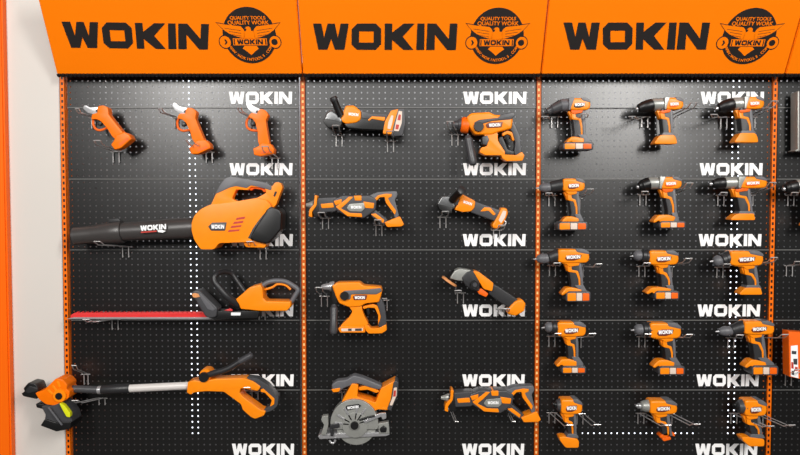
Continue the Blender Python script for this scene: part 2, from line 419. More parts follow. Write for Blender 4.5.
# ------------------------------------------------------------------ pruning shears
def shears():
    T = Tool('pruning_shears', '', 'pruning shears', .085, (262, 128.7), (160, 90, 5.69), 'orange pruning shears'); T.sc = .95
    T.poly('blade', [(486, 68), (500, 54), (512, 60), (524, 82), (576, 106), (566, 140), (530, 130), (500, 106)], .006, 'silver', .008, .001)
    T.poly('counter_blade', [(530, 118), (560, 108), (572, 122), (562, 142), (540, 136)], .008, 'black', 0, .001)
    T.disc('pivot_bolt', (556, 121), 8, .022, 'black', .004)
    T.poly('handle', [(502, 152), (522, 128), (556, 136), (564, 116), (578, 104), (606, 114), (624, 140), (608, 176), (616, 230), (630, 312), (612, 330), (574, 330), (562, 300), (560, 245), (548, 190), (530, 165)], .042, 'tangerine', 0, .013)
    T.tube('trigger_guard', [(512, 142), (490, 172), (490, 208), (514, 228), (556, 232)], 7, 'deep')
    T.poly('trigger', [(518, 178), (540, 180), (544, 200), (524, 208), (512, 196)], .016, 'black')
    ft = T.poly('foot', [(534, 342), (566, 328), (586, 306), (640, 314), (660, 344), (658, 372), (578, 388), (540, 380)], .056, 'tangerine', 0, .010)
    T.poly('contact_slot', [(580, 376), (580, 360), (640, 352), (650, 366)], .003, 'deep', .0275, 0, 3, parent=ft)
    return T.o
sh = shears()
sp = at(262, 128.7, .085)
for k, (px, py, ang, lab) in enumerate([(110.2, 123.6, 29, 'orange pruning shears leaning furthest back, first from the white wall'),
                                        (193.8, 127, 13, 'orange pruning shears, the middle of the three in the top row'),
                                        (262, 128.7, 0, 'orange pruning shears standing upright with blade tip over white lettering')]):
    o = sh if k == 2 else copy_tree(sh)
    o.location = at(px, py, .085); o.rotation_euler = (0, R(-ang), 0); o['label'] = lab
hook(116, 151.5, 'double wire hook under the foot of the leftmost pruning shears', (97, 142))
hook(93, 117.5, 'wire hook at the head of the leftmost pruning shears', (77, 110), gap=3)
hook(209, 152, 'double wire hook under the foot of the middle pruning shears', (189, 141))
hook(176, 117.5, 'wire hook at the head of the middle pruning shears', (160, 110), gap=3)
hook(275, 158, 'double wire hook under the foot of the upright pruning shears', (265, 148))
hook(252, 118, 'wire hook at the head of the upright pruning shears', (239, 109), gap=3)

# ------------------------------------------------------------------ leaf blower
T = Tool('leaf_blower', 'long orange leaf blower with dark tube, pointing left', 'leaf blower', .09, (225, 228), (180, 170, 5.06))
tb = T.lathe('blower_tube', (-292, 313), (94, 292), [(0, 44), (0, 47)] + [(.485, 51), (.49, 51), (.9, 55), (1, 56)], 'tubeg')
nz = T.lathe('nozzle', (-536, 335), (-288, 312), [(0, 38), (.01, 44), (.36, 46), (.42, 47), (.75, 56), (.97, 59), (1, 57)], 'tubeg')
T.lathe('nozzle_mouth', (-539, 335), (-525, 334), [(0, 36), (1, 36)], 'black', parent=nz)
T.poly('latch', [(-352, 250), (-300, 244), (-292, 258), (-350, 266)], .02, 'dark', 0.01, .003, 3, parent=nz)
T.logo('logo_print', (-112, 288), 128, 'white', .0535, 4, 26, parent=tb)
T.poly('red_print', [(-174, 309), (-96, 303), (-96, 310), (-174, 316)], .001, 'redp', .053, 0, 0, parent=tb)
T.poly('bolt_print', [(-92, 302), (-70, 300), (-50, 306), (-66, 314), (-88, 311)], .001, 'white', .053, 0, 0, parent=tb)
hs = T.poly('fan_housing', [(79, 265), (92, 230), (124, 197), (172, 174), (280, 162), (400, 142), (452, 152), (478, 186), (425, 250), (390, 300), (366, 343), (388, 360), (214, 366), (192, 397), (124, 397), (92, 350), (79, 305)], .115, 'orange', 0, .032, 12)
T.poly('foot_rail', [(330, 362), (400, 352), (446, 370), (440, 390), (345, 387)], .09, 'orange', 0, .006)
hd = T.poly('handle', [(150, 185), (165, 175), (190, 120), (215, 78), (240, 47), (265, 40), (310, 48), (380, 60), (440, 72), (470, 85), (488, 62), (512, 64), (523, 88), (490, 175), (470, 200), (380, 200), (200, 210)], .046, 'orange', 0, .012, 8,
            holes=[[(268, 145), (290, 98), (350, 102), (365, 84), (435, 92), (442, 116), (400, 140), (310, 165)]])
T.poly('handle_grip', [(186, 122), (212, 74), (238, 42), (266, 34), (312, 42), (382, 54), (444, 66), (470, 84), (466, 104), (436, 94), (366, 78), (344, 92), (290, 82), (262, 88), (214, 110)], .050, 'grey', 0, .012, parent=hd)
T.poly('trigger', [(352, 98), (368, 80), (430, 90), (438, 112), (426, 112), (418, 100), (376, 94), (362, 106)], .026, 'deep', parent=hd)
T.poly('latch_slot', [(478, 132), (486, 108), (496, 110), (486, 136)], .004, 'black', .023, 0, 3, parent=hd)
T.poly('air_intake', [(455, 196), (480, 186), (512, 196), (526, 220), (522, 300), (478, 350), (455, 370), (392, 356), (368, 342), (395, 290), (425, 245)], .125, 'black', 0, .03, 10)
T.poly('intake_rim', [(470, 184), (484, 190), (430, 252), (398, 302), (374, 345), (358, 342), (385, 290), (420, 242)], .119, 'mid', 0, .02, 6)
T.poly('vent_slot', [[(300 + 4 - k * 13, 240 + k * 20), (346 - k * 9, 234 + k * 21), (342 - k * 9, 245 + k * 20), (298 - k * 13, 251 + k * 20)] for k in range(4)], .003, 'redp', .0572, 0, 2, parent=hs)
lp = T.poly('label_plate', [(162, 283), (182, 264), (254, 262), (246, 304), (176, 304)], .004, 'mid', .0575, .0008, 4, parent=hs)
T.logo('logo_print', (210, 284), 64, 'white', .060, 0, 20, parent=lp)
hook(125.5, 246.5, 'double wire hook under the dark tube of the blower', (97, 243))
hook(263, 248.5, 'double wire hook under the rear end of the blower', (250, 243))

# ------------------------------------------------------------------ hedge trimmer
T = Tool('hedge_trimmer', 'hedge trimmer with long red blade pointing left', 'hedge trimmer', .085, (240, 305), (190, 260, 5.68))
bl = T.poly('blade', [(-694, 332), (-652, 322), (170, 322), (250, 318), (250, 330), (170, 334)], .03, 'silver', 0, .002, 2)
teeth = []
for k in range(30):
    x = -640 + k * 26; teeth.append([(x, 300), (x + 5, 291), (x + 10, 300)])
T.poly('blade_cover', [[(-672, 312), (-652, 299), (170, 292), (245, 270), (245, 296), (170, 324), (-672, 326)]] + teeth, .022, 'red', 0, .002, 2, parent=bl)
sd = T.poly('hand_shield', [(22, 182), (40, 166), (72, 164), (172, 264), (166, 312), (130, 322), (104, 310), (78, 268), (42, 208)], .075, 'mid', .01, .018, 10)
T.poly('shield_edge', [(62, 176), (82, 186), (160, 268), (150, 278), (118, 268)], .006, 'grey', .047, .002, 4, parent=sd)
T.poly('shield_cap', [(28, 186), (44, 178), (70, 184), (78, 200), (50, 206), (38, 204)], .08, 'tan', .01, .01, parent=sd)
bs = T.poly('gear_base', [(130, 322), (165, 282), (240, 286), (310, 280), (402, 284), (396, 322), (150, 328)], .075, 'black', 0, .01)
T.poly('base_label', [(246, 290), (300, 290), (298, 306), (246, 306)], .002, 'white', .038, 0, 2, parent=bs)
T.tube('front_handle', [(278, 248, .02), (230, 200, .05), (186, 148, .055), (156, 106, .05), (162, 76, .04), (192, 66, .0), (226, 82, -.03), (262, 128, -.03), (312, 192, -.02)], 21, 'dark', r2=12)
T.lathe('handle_collar', (232, 240), (292, 268), [(0, 30), (.2, 34), (.8, 34), (1, 30)], 'black')
bd = T.poly('motor_housing', [(272, 216), (310, 184), (350, 148), (410, 132), (424, 160), (426, 208), (442, 226), (580, 228), (582, 256), (560, 281), (410, 281), (300, 270), (290, 242)], .085, 'orange', 0, .022, 8)
T.tube('rear_handle', [(405, 152), (440, 128), (490, 118), (545, 124), (595, 152), (612, 172), (596, 204), (574, 240)], 14, 'grey')
T.tube('trigger', [(425, 168), (470, 154), (495, 138), (540, 142), (572, 168)], 6.5, 'orange')
hook(115, 319, 'double wire hook under the red blade of the hedge trimmer', (86, 321))
hook(262, 309, 'double wire hook behind the body of the hedge trimmer', L=.04)

# ------------------------------------------------------------------ string trimmer
T = Tool('string_trimmer', 'orange string trimmer with pale shaft, head over the white wall', 'string trimmer', .10, (160, 388), (180, 340, 5.35))
T.lathe('shaft', (-282, 260), (66, 243), [(0, 21), (1, 21)], 'shaft')
T.lathe('shaft_sleeve', (-424, 267), (-268, 258), [(0, 20), (.05, 23), (.5, 25), (.95, 25), (1, 22)], 'dark')
T.lathe('shaft_clamp', (-438, 267), (-420, 267), [(0, 22), (1, 22)], 'silver')
T.lathe('lower_shaft', (-600, 260), (-436, 267), [(0, 20), (1, 20)], 'mid')
bd = T.poly('grip_housing', [(48, 270), (54, 214), (90, 205), (130, 212), (200, 198), (352, 194), (402, 212), (440, 240), (425, 262), (335, 247), (328, 270), (345, 292), (440, 362), (467, 368), (457, 392), (410, 410), (388, 400), (345, 362), (335, 332), (300, 306), (245, 266), (150, 263), (86, 270), (70, 282)], .066, 'orange', 0, .016, 7)
T.poly('rear_handle', [(362, 192), (420, 198), (472, 232), (532, 300), (527, 342), (500, 367), (462, 380), (455, 362), (492, 338), (504, 312), (458, 262), (400, 226)], .052, 'mid', 0, .014, 7)
T.poly('trigger', [(438, 256), (452, 250), (512, 304), (510, 334), (488, 346), (498, 312), (462, 272), (440, 268)], .03, 'orange', .014, .006, 4)
ah = T.tube('auxiliary_handle', [(140, 184, .02), (200, 166, .03), (265, 144, .035), (330, 106, .035), (392, 72, .035)], 18, 'dark', r2=14)
T.lathe('handle_end', (330, 106), (398, 68), [(0, 17), (.3, 18), (.9, 17), (1, 10)], 'mid', (.035, .035), parent=ah)
T.disc('handle_ring', (146, 178), 33, .06, 'orange')
T.disc('handle_knob', (140, 187), 27, .075, 'black', .004)
# cutting head (own crop numbers)
H = Tool('temporary', '', '', .10, (160, 388), (12.5, 353.5, 5.35)); bpy.data.objects.remove(H.o); H.o = T.o
H.sc = .87; cc = at(50.5, 398, .10) - H.orig; H.mx, H.mz = cc.x * (1 - H.sc), cc.z * (1 - H.sc)
hd = H.poly('head_housing', [(148, 186), (200, 170), (274, 98), (318, 108), (344, 140), (337, 164), (357, 176), (352, 216), (322, 236), (270, 264), (214, 256), (172, 226)], .085, 'tangerine', .01, .022, 8)
H.poly('housing_rib', [[(222 + k * 28, 170 - k * 26), (232 + k * 28, 162 - k * 26), (262 + k * 22, 190 - k * 22), (252 + k * 22, 198 - k * 22)] for k in range(3)], .004, 'orange', .053, .001, 2, parent=hd)
H.disc('joint_ring', (300, 200), 36, .095, 'orange', .012, parent=hd)
H.disc('joint_cap', (298, 202), 18, .006, 'black', .061, parent=hd)
H.poly('motor_cap', [(62, 166), (94, 130), (140, 138), (156, 176), (146, 232), (62, 214), (50, 196), (72, 184)], .07, 'black', 0, .022, 8)
H.poly('motor_band', [(72, 184), (100, 150), (146, 160), (150, 180), (96, 196)], .074, 'dark', 0, .02, 6)
sg = H.poly('debris_guard', [(184, 266), (240, 264), (300, 244), (328, 270), (362, 316), (374, 362), (326, 388), (230, 376), (206, 348), (212, 318)], .085, 'mid', .01, .025, 8)
H.poly('guard_skirt', [(212, 340), (280, 362), (372, 358), (364, 400), (282, 416), (186, 380)], .10, 'black', .01, .015, 6, parent=sg)
H.poly('guard_ridge', [(236, 268), (246, 266), (326, 372), (318, 376)], .006, 'grey', .066, .002, 2, parent=sg)
H.poly('spool_cap', [(138, 258), (190, 262), (186, 292), (144, 282)], .07, 'black', 0, .012)
H.poly('edge_flap', [(306, 240), (335, 252), (372, 300), (372, 326), (350, 322), (324, 276)], .02, 'yellow', .06, .005, 6, label='yellow edge flap')
hook(102, 398, 'double wire hook under the lower shaft of the string trimmer', (75, 402), leg=7)
hook(86, 374, 'wire hook above the cutting head of the string trimmer', (74, 367), gap=4)
hook(255, 391, 'double wire hook inside the rear handle of the string trimmer', (247, 389), leg=9)

# ------------------------------------------------------------------ angle grinders
T = Tool('angle_grinder', 'angle grinder with upright side handle, under the middle header', 'angle grinder', .085, (365, 123), (295, 80, 4.55), 'angle grinders'); T.sc = .975
T.tube('side_handle', [(208, 165, .03), (192, 128, .04), (178, 92, .05)], 17, 'black', r2=15)
T.lathe('handle_end', (181, 100), (175, 84), [(0, 17), (.5, 18), (1, 15)], 'dark', (.048, .053))
T.poly('gear_head', [(128, 186), (144, 150), (166, 138), (200, 162), (218, 186), (212, 206), (180, 208), (150, 214), (138, 202)], .07, 'steel', 0, .018, 8)
T.poly('wheel_guard', [(124, 184), (150, 182), (200, 192), (214, 204), (206, 222), (150, 222), (136, 208)], .085, 'black', 0, .01, 5)
T.lathe('spindle', (188, 205), (196, 245), [(0, 30), (.4, 34), (.5, 20), (1, 14)], 'black')
mh = T.poly('motor_housing', [(204, 186), (216, 160), (230, 119), (270, 118), (302, 145), (302, 182), (282, 198), (230, 204)], .066, 'orange', 0, .02, 8)
T.logo('logo_print', (267, 160), 46, 'white', .0338, -6, 13, parent=mh)
T.poly('body_grip', [(222, 204), (240, 198), (300, 146), (345, 158), (425, 160), (412, 232), (310, 228), (240, 222)], .055, 'black', 0, .016, 8)
T.poly('upper_band', [(302, 142), (345, 154), (425, 158), (422, 180), (340, 182), (304, 178)], .06, 'mid', 0, .016, 6)
T.poly('switch', [(332, 186), (352, 168), (414, 172), (410, 190), (352, 180), (340, 190)], .062, 'orange', 0, .008, 4)
T.poly('foot', [(402, 248), (412, 192), (440, 142), (476, 134), (460, 200), (442, 252)], .064, 'orange', 0, .012, 6)
bt = T.poly('battery', [(440, 262), (452, 205), (474, 132), (502, 132), (507, 200), (494, 258)], .066, 'mid', 0, .012, 6)
T.poly('battery_label', [(454, 236), (462, 196), (476, 144), (492, 146), (490, 200), (476, 238)], .002, 'cream', .0335, 0, 3, parent=bt)
T.poly('label_print', [[(460, 228), (464, 206), (478, 208), (474, 230)], [(470, 186), (476, 160), (486, 162), (484, 188)]], .001, 'redp', .0348, 0, 1, parent=bt)
T.poly('foot_label', [(424, 226), (428, 196), (442, 164), (452, 166), (446, 200), (438, 228)], .002, 'cream', .0325, 0, 3)
hook(339, 135.5, 'double wire hook under the gear head of the topmost angle grinder')
hook(390.5, 141, 'double wire hook under the battery of the topmost angle grinder')

T = Tool('angle_grinder', 'angle grinder tilted down to the right, side handle facing out', 'angle grinder', .085, (473, 208), (420, 170, 4.79), 'angle grinders'); T.sc = .975
T.poly('gear_head', [(74, 166), (98, 124), (142, 122), (166, 176), (150, 188), (106, 190)], .068, 'steel', 0, .018, 8)
T.poly('wheel_guard', [(76, 160), (150, 178), (146, 206), (118, 212), (84, 184)], .085, 'black', 0, .01, 5)
T.poly('gear_collar', [(116, 126), (146, 112), (186, 132), (178, 168), (150, 174)], .066, 'dark', 0, .016, 6)
sdh = T.tube('side_handle', [(150, 142, .03), (168, 120, .06), (188, 97, .095)], 20, 'black', r2=19)
T.lathe('handle_end', (184, 101), (190, 94), [(0, 21), (.8, 21), (1, 14)], 'dark', (.088, .1), parent=sdh)
mh = T.poly('motor_housing', [(160, 190), (176, 160), (196, 113), (262, 148), (258, 180), (240, 198), (200, 202)], .064, 'orange', 0, .018, 8)
T.logo('logo_print', (224, 157), 44, 'white', .0328, -18, 13, parent=mh)
T.poly('body_grip', [(252, 146), (388, 194), (362, 248), (238, 202)], .052, 'mid', 0, .016, 8)
T.poly('switch', [(286, 198), (306, 178), (336, 180), (362, 212), (350, 218), (326, 194), (300, 198)], .055, 'orange', 0, .006, 4)
ft = T.poly('foot', [(342, 266), (366, 226), (390, 178), (416, 184), (422, 206), (404, 250), (376, 282), (350, 282)], .064, 'orange', 0, .014, 8)
T.poly('foot_label', [(374, 240), (396, 194), (412, 198), (406, 226), (386, 256)], .002, 'cream', .0325, 0, 3, parent=ft)
T.tube('strap_loop', [(388, 270, .02), (404, 266, .03), (410, 250, .03), (402, 244, .03)], 4, 'silver')
hook(443, 217, 'double wire hook under the gear head of the grinder above the lettering')
hook(496.5, 230, 'double wire hook under the orange foot of the tilted grinder', leg=9)

T = Tool('angle_grinder', 'paddle grinder with thin tan disc seen edge on', 'angle grinder', .085, (484, 290), (425, 250, 4.55), 'angle grinders'); T.sc = .975
# the disc stands across the picture: a lathe about an axis square to its edge
T.lathe('grinding_disc', (103, 147), (110, 137), [(0, 36), (.15, 40), (.85, 40), (1, 36)], 'tan', n=32, label='tan disc')
T.poly('neck', [(106, 124), (126, 92), (150, 78), (210, 88), (204, 120), (172, 136), (140, 134)], .06, 'guard', 0, .016, 8)
T.lathe('spindle', (112, 138), (142, 100), [(0, 16), (.4, 20), (1, 26)], 'black')
T.poly('gear_housing', [(160, 122), (182, 96), (216, 84), (246, 128), (244, 184), (206, 178), (174, 152)], .066, 'dark', 0, .018, 8)
kn = T.disc('knob', (220, 151), 19, .02, 'black', .038)
T.disc('knob_face', (220, 151), 10, .004, 'mid', .05, parent=kn)
T.poly('motor_housing', [(212, 88), (240, 94), (308, 145), (302, 184), (262, 172), (232, 122)], .07, 'orange', 0, .018, 8)
T.poly('lower_housing', [(232, 178), (252, 170), (286, 196), (274, 212), (240, 196)], .062, 'deep', 0, .012, 6)
T.poly('body_grip', [(302, 148), (340, 168), (424, 224), (388, 266), (340, 236), (286, 196)], .05, 'dark', 0, .016, 8)
T.poly('foot', [(372, 284), (380, 258), (410, 228), (440, 220), (458, 240), (452, 276), (410, 299), (380, 292)], .062, 'orange', 0, .018, 8)
hook(460.5, 292.5, 'double wire hook under the neck of the paddle grinder', (458, 292))
hook(501, 309, 'double wire hook below the grip of the paddle grinder', leg=7)

# ------------------------------------------------------------------ rotary hammers
T = Tool('rotary_hammer', 'bare rotary hammer over white lettering, no battery fitted', 'rotary hammer', .09, (488, 135), (425, 80, 4.55), 'rotary hammers'); T.sc = .975
T.lathe('tool_holder', (118, 204), (172, 200), [(0, 10), (.15, 16), (.5, 20), (.55, 26), (1, 28)], 'mid')
T.lathe('front_collar', (160, 202), (196, 206), [(0, 30), (.2, 36), (.8, 38), (1, 36)], 'deep')
hs = T.poly('hammer_housing', [(182, 172), (204, 152), (290, 147), (312, 160), (388, 162), (398, 180), (392, 224), (330, 240), (300, 252), (222, 252), (196, 216)], .07, 'orange', 0, .018, 8)
T.poly('upper_band', [(218, 196), (240, 184), (330, 174), (340, 160), (400, 148), (408, 164), (388, 182), (300, 190), (246, 206), (250, 238), (220, 236)], .075, 'mid', 0, .012, 5)
T.disc('selector_knob', (238, 216), 22, .012, 'black', .042)
lp = T.poly('label_plate', [(270, 206), (286, 196), (350, 194), (344, 218), (278, 222)], .004, 'plate', .0365, .001, 3, parent=hs)
T.logo('logo_print', (312, 208), 52, 'white', .039, 3, 15, parent=lp)
T.poly('lower_frame', [(262, 248), (326, 240), (330, 282), (362, 330), (360, 347), (270, 347), (243, 333), (252, 310), (278, 306), (282, 280)], .058, 'orange', 0, .014, 7)
T.poly('grey_inset', [(256, 262), (280, 252), (290, 276), (276, 302), (258, 296)], .06, 'mid', 0, .012, 5)
T.poly('rear_handle', [(384, 178), (402, 190), (432, 258), (440, 336), (414, 352), (404, 336), (410, 290), (396, 240), (376, 214)], .05, 'mid', 0, .014, 7)
T.poly('trigger', [(350, 244), (374, 232), (398, 240), (408, 276), (398, 280), (390, 254), (372, 248), (352, 258)], .03, 'orange', .006, .006, 4)
T.poly('back_frame', [(336, 262), (352, 258), (376, 318), (412, 330), (406, 346), (356, 344), (334, 300)], .04, 'black', -.002, .01, 5)
T.poly('lower_foot', [(342, 342), (414, 346), (440, 330), (452, 348), (442, 372), (368, 374), (350, 362)], .058, 'orange', 0, .012, 6)
T.lathe('side_handle', (190, 256), (212, 392), [(0, 12), (.08, 14), (.12, 20), (.5, 19), (.9, 20), (1, 14)], 'mid', (.02, .05))
hook(455, 134.5, 'double wire hook under the nose of the bare rotary hammer', (450, 123))
hook(508, 128, 'double wire hook behind the rear grip of the bare rotary hammer', L=.04)

T = Tool('rotary_hammer', 'rotary hammer with battery fitted beneath, left of the paddle grinder', 'rotary hammer', .09, (354, 306), (300, 265, 5.06), 'rotary hammers'); T.sc = .975
T.lathe('tool_holder', (104, 108), (172, 106), [(0, 8), (.2, 14), (.6, 19), (.65, 24), (1, 28)], 'silver')
T.poly('front_collar', [(158, 96), (186, 92), (190, 190), (164, 196)], .06, 'black', 0, .014, 6)
hs = T.poly('hammer_housing', [(162, 98), (190, 81), (305, 79), (326, 97), (416, 104), (422, 126), (404, 182), (332, 190), (312, 204), (250, 208), (200, 188), (182, 152)], .07, 'orange', 0, .018, 8)
T.poly('upper_band', [(205, 142), (226, 122), (330, 116), (414, 108), (420, 126), (392, 142), (262, 142), (258, 168), (210, 168)], .075, 'grey', 0, .012, 5)
T.disc('selector_knob', (228, 148), 22, .012, 'black', .042)
lp = T.poly('label_plate', [(270, 152), (284, 144), (344, 144), (338, 168), (276, 170)], .004, 'plate', .0365, .001, 3, parent=hs)
T.logo('logo_print', (306, 157), 52, 'white', .039, 0, 15, parent=lp)
T.poly('lower_frame', [(248, 204), (314, 196), (318, 226), (332, 262), (350, 294), (330, 306), (205, 306), (222, 288), (250, 262), (268, 230)], .058, 'orange', 0, .014, 7)
T.poly('rear_handle', [(398, 150), (412, 160), (432, 200), (442, 270), (440, 304), (408, 314), (398, 300), (414, 262), (404, 220), (392, 190)], .05, 'mid', 0, .014, 7)
T.poly('trigger', [(320, 206), (372, 194), (396, 202), (414, 250), (408, 300), (398, 300), (400, 252), (382, 214), (350, 212), (324, 220)], .03, 'orange', .006, .006, 4)
T.poly('trigger_lever', [(338, 214), (352, 214), (356, 246), (346, 258), (340, 240)], .026, 'black', 0, .006, 4)
T.poly('lower_foot', [(326, 298), (348, 300), (362, 318), (404, 316), (441, 296), (444, 326), (420, 343), (350, 344), (334, 326)], .058, 'orange', 0, .012, 6)
bt = T.poly('battery', [(192, 316), (214, 303), (330, 306), (334, 338), (204, 338)], .072, 'orange', 0, .014, 6)
T.poly('battery_label', [(210, 316), (322, 314), (322, 328), (212, 330)], .002, 'cream', .0365, 0, 3, parent=bt)
T.poly('label_print', [[(246, 316), (264, 316), (264, 328), (246, 328)], [(282, 316), (316, 315), (316, 327), (282, 328)]], .001, 'mid', .0378, 0, 1, parent=bt)
T.lathe('side_handle', (172, 196), (172, 340), [(0, 12), (.08, 14), (.12, 20), (.5, 18), (.9, 20), (1, 14)], 'mid', (.02, .05))
hook(324.5, 296, 'double wire hook under the nose of the battery rotary hammer', (319, 289))
hook(384, 300, 'double wire hook behind the rear grip of the battery rotary hammer', L=.04)

# ------------------------------------------------------------------ reciprocating saws
def recip():
    T = Tool('reciprocating_saw', '', 'reciprocating saw', .085, (352, 205), (295, 170, 4.79), 'reciprocating saws'); T.sc = .975
    T.poly('shoe', [(94, 118), (107, 122), (103, 170), (80, 202), (82, 228), (64, 222), (68, 190), (90, 164)], .06, 'orange', 0, .005, 5)
    T.lathe('blade_clamp', (48, 168), (112, 166), [(0, 8), (.3, 14), (.5, 20), (1, 22)], 'guard')
    T.poly('clamp_boot', [(84, 150), (116, 140), (120, 226), (92, 228), (84, 206)], .052, 'black', 0, .014, 6)
    nk = T.poly('front_grip', [(108, 134), (200, 128), (206, 190), (190, 200), (116, 204)], .058, 'mid', 0, .018, 6)
    T.poly('grip_stripe', [(122, 162), (184, 156), (188, 180), (128, 184)], .06, 'orange', 0, .012, 5, parent=nk)
    bd = T.poly('motor_housing', [(182, 142), (232, 119), (290, 122), (362, 119), (396, 142), (390, 192), (334, 232), (250, 222), (200, 194)], .066, 'mid', 0, .018, 8)
    T.poly('orange_frame', [[(196, 176), (236, 148), (262, 126), (282, 128), (250, 160), (222, 184), (266, 206), (322, 208), (326, 226), (254, 222)], [(284, 122), (322, 121), (322, 146), (290, 146)], [(186, 148), (226, 138), (224, 158), (196, 170)], [(330, 150), (384, 158), (380, 184), (340, 182)]], .070, 'orange', 0, .008, 4, parent=bd)
    lp = T.poly('label_plate', [(250, 182), (264, 162), (334, 156), (338, 184), (322, 200), (266, 198)], .003, 'guard', .036, .001, 4, parent=bd)
    T.logo('logo_print', (296, 178), 52, 'white', .038, 0, 14, parent=lp)
    T.poly('rear_handle', [(352, 124), (400, 104), (470, 100), (494, 100), (497, 122), (484, 142), (504, 222), (486, 236), (466, 180), (450, 152), (440, 124), (404, 130), (384, 160), (384, 190), (366, 190)], .048, 'grey', 0, .012, 7)
    T.poly('trigger', [(382, 140), (402, 120), (440, 112), (470, 114), (468, 126), (450, 134), (462, 158), (490, 196), (484, 216), (470, 196), (440, 156), (434, 128), (410, 130), (390, 152)], .030, 'orange', .012, .006, 4)
    T.poly('lower_strut', [(362, 190), (392, 192), (448, 240), (436, 268), (372, 226)], .046, 'mid', 0, .012, 6)
    T.poly('strut_stripe', [(366, 212), (390, 208), (432, 240), (428, 256)], .048, 'orange', 0, .008, 4)
    T.poly('foot', [(432, 252), (508, 222), (529, 262), (516, 272), (446, 275)], .066, 'orange', 0, .012, 6)
    return T.o
rs = recip(); rs['label'] = 'reciprocating saw in the second row, nose at the orange post'
r2 = copy_tree(rs); r2['label'] = 'reciprocating saw at the bottom right of the middle bay'
r2.location = at(487.2, 398.0, .085); r2.rotation_euler = (0, R(.4), 0); r2.scale = (1.02, 1, 1.02)
hook(325.5, 218, 'double wire hook under the front grip of the upper reciprocating saw')
hook(379, 225, 'double wire hook under the rear strut of the upper reciprocating saw')
hook(450, 408, 'double wire hook under the front grip of the lower reciprocating saw', (457, 423), gap=2, leg=2)
hook(506.5, 408, 'double wire hook under the rear strut of the lower reciprocating saw', (514, 423), gap=2, leg=2)

# ------------------------------------------------------------------ circular saw
T = Tool('circular_saw', 'circular saw with round grey blade guard, bottom of the middle bay', 'circular saw', .09, (356, 415), (300, 355, 4.55)); T.sc = .975
def arc(c, r, a0, a1, n=24, ry=None): return [(c[0] + r * math.cos(R(a0 + (a1 - a0) * k / n)), c[1] - (ry or r) * math.sin(R(a0 + (a1 - a0) * k / n))) for k in range(n + 1)]
mo = T.poly('motor_housing', [(188, 208), (238, 118), (268, 124), (262, 180), (330, 200), (346, 208), (372, 140), (440, 104), (448, 160), (406, 242), (360, 238), (300, 260), (220, 250)], .085, 'orange', -.015, .014, 7)
gd = T.poly('upper_guard', arc((250, 297), 110, -14, 194, 40), .05, 'guard', .02, .010, 2)
lg = T.poly('lower_guard', arc((258, 310), 92, 180, 360, 30, 90), .03, 'guard', .018, .006, 2)
T.disc('blade', (254, 305), 84, .004, 'silver', .024)
T.poly('guard_glint', [[(250 + math.cos(R(a)) * 24 - math.sin(R(a)) * 3, 302 - math.sin(R(a)) * 24 - math.cos(R(a)) * 3), (250 + math.cos(R(a)) * 90 - math.sin(R(a)) * 5, 302 - math.sin(R(a)) * 90 - math.cos(R(a)) * 5), (250 + math.cos(R(a)) * 90 + math.sin(R(a)) * 5, 302 - math.sin(R(a)) * 90 + math.cos(R(a)) * 5), (250 + math.cos(R(a)) * 24 + math.sin(R(a)) * 3, 302 - math.sin(R(a)) * 24 + math.cos(R(a)) * 3)] for a in (18, 55, 80, 120, 150, 175)], .006, 'silver', .046, .0015, 1, parent=gd)  # radial glints on the guard, shaped as silver bars
T.tube('lift_lever', [(275, 278, .052), (310, 266, .056), (345, 258, .056)], 5, 'black')
T.disc('guard_rim', (254, 303), 58, .006, 'guard', .046, parent=gd)
T.disc('arbor_bolt', (252, 302), 18, .022, 'black', .052)
lp = T.poly('guard_label', [(206, 232), (214, 214), (270, 206), (282, 214), (272, 224), (220, 236)], .003, 'dark', .0465, 0, 3, parent=gd)
T.logo('logo_print', (244, 221), 52, 'white', .0488, 8, 12, parent=lp)
bp = T.poly('base_plate', [(82, 356), (100, 346), (410, 338), (412, 350), (396, 356), (90, 370)], .085, 'silver', .0, .003, 3)
T.poly('front_bracket', [(98, 346), (112, 300), (98, 276), (104, 260), (130, 258), (132, 300), (122, 346)], .03, 'guard', .04, .004, 4, parent=bp)
T.poly('depth_bracket', [[(138, 300), (180, 292), (184, 312), (140, 320)], [(140, 318), (152, 318), (156, 352), (142, 352)]], .02, 'dark', .045, .003, 4, parent=bp)
T.poly('rear_bracket', [(358, 298), (408, 290), (412, 344), (364, 346)], .03, 'guard', .03, .004, 4, parent=bp)
T.poly('bracket_knob', [(366, 320), (384, 304), (400, 316), (396, 336), (372, 336)], .034, 'black', .034, .004, 4, parent=bp)
T.poly('guard_arm', [(290, 282), (370, 246), (396, 244), (398, 270), (380, 276), (374, 262), (300, 292)], .012, 'silver', .05, .003, 4, parent=gd)
T.tube('guide_ring', [(136, 372, .05), (146, 384, .05), (158, 382, .05), (164, 370, .05)], 5, 'silver', parent=bp)
T.poly('top_handle', [(142, 126), (168, 108), (210, 104), (246, 82), (290, 94), (378, 132), (370, 150), (344, 146), (290, 130), (262, 120), (200, 142), (180, 158), (148, 158)], .05, 'grey', -.005, .014, 8)
T.poly('handle_tip', [(142, 146), (184, 140), (178, 158), (150, 161)], .052, 'orange', -.005, .01, 4)
T.poly('trigger', [(264, 142), (300, 132), (344, 146), (366, 158), (350, 166), (310, 150), (272, 154)], .03, 'orange', 0, .006, 4)
bt = T.poly('battery', [(400, 236), (418, 190), (430, 112), (442, 102), (454, 114), (450, 172), (418, 244)], .075, 'mid', -.005, .012, 5)
T.poly('battery_label', [(412, 216), (426, 178), (432, 136), (446, 134), (444, 172), (424, 218)], .002, 'cream', .033, 0, 3, parent=bt)
T.poly('label_print', [(428, 176), (432, 148), (442, 148), (440, 176)], .001, 'redp', .0345, 0, 1, parent=bt)
hook(345, 392, 'double wire hook behind the front handle of the circular saw', (344, 391), leg=8, L=.04)
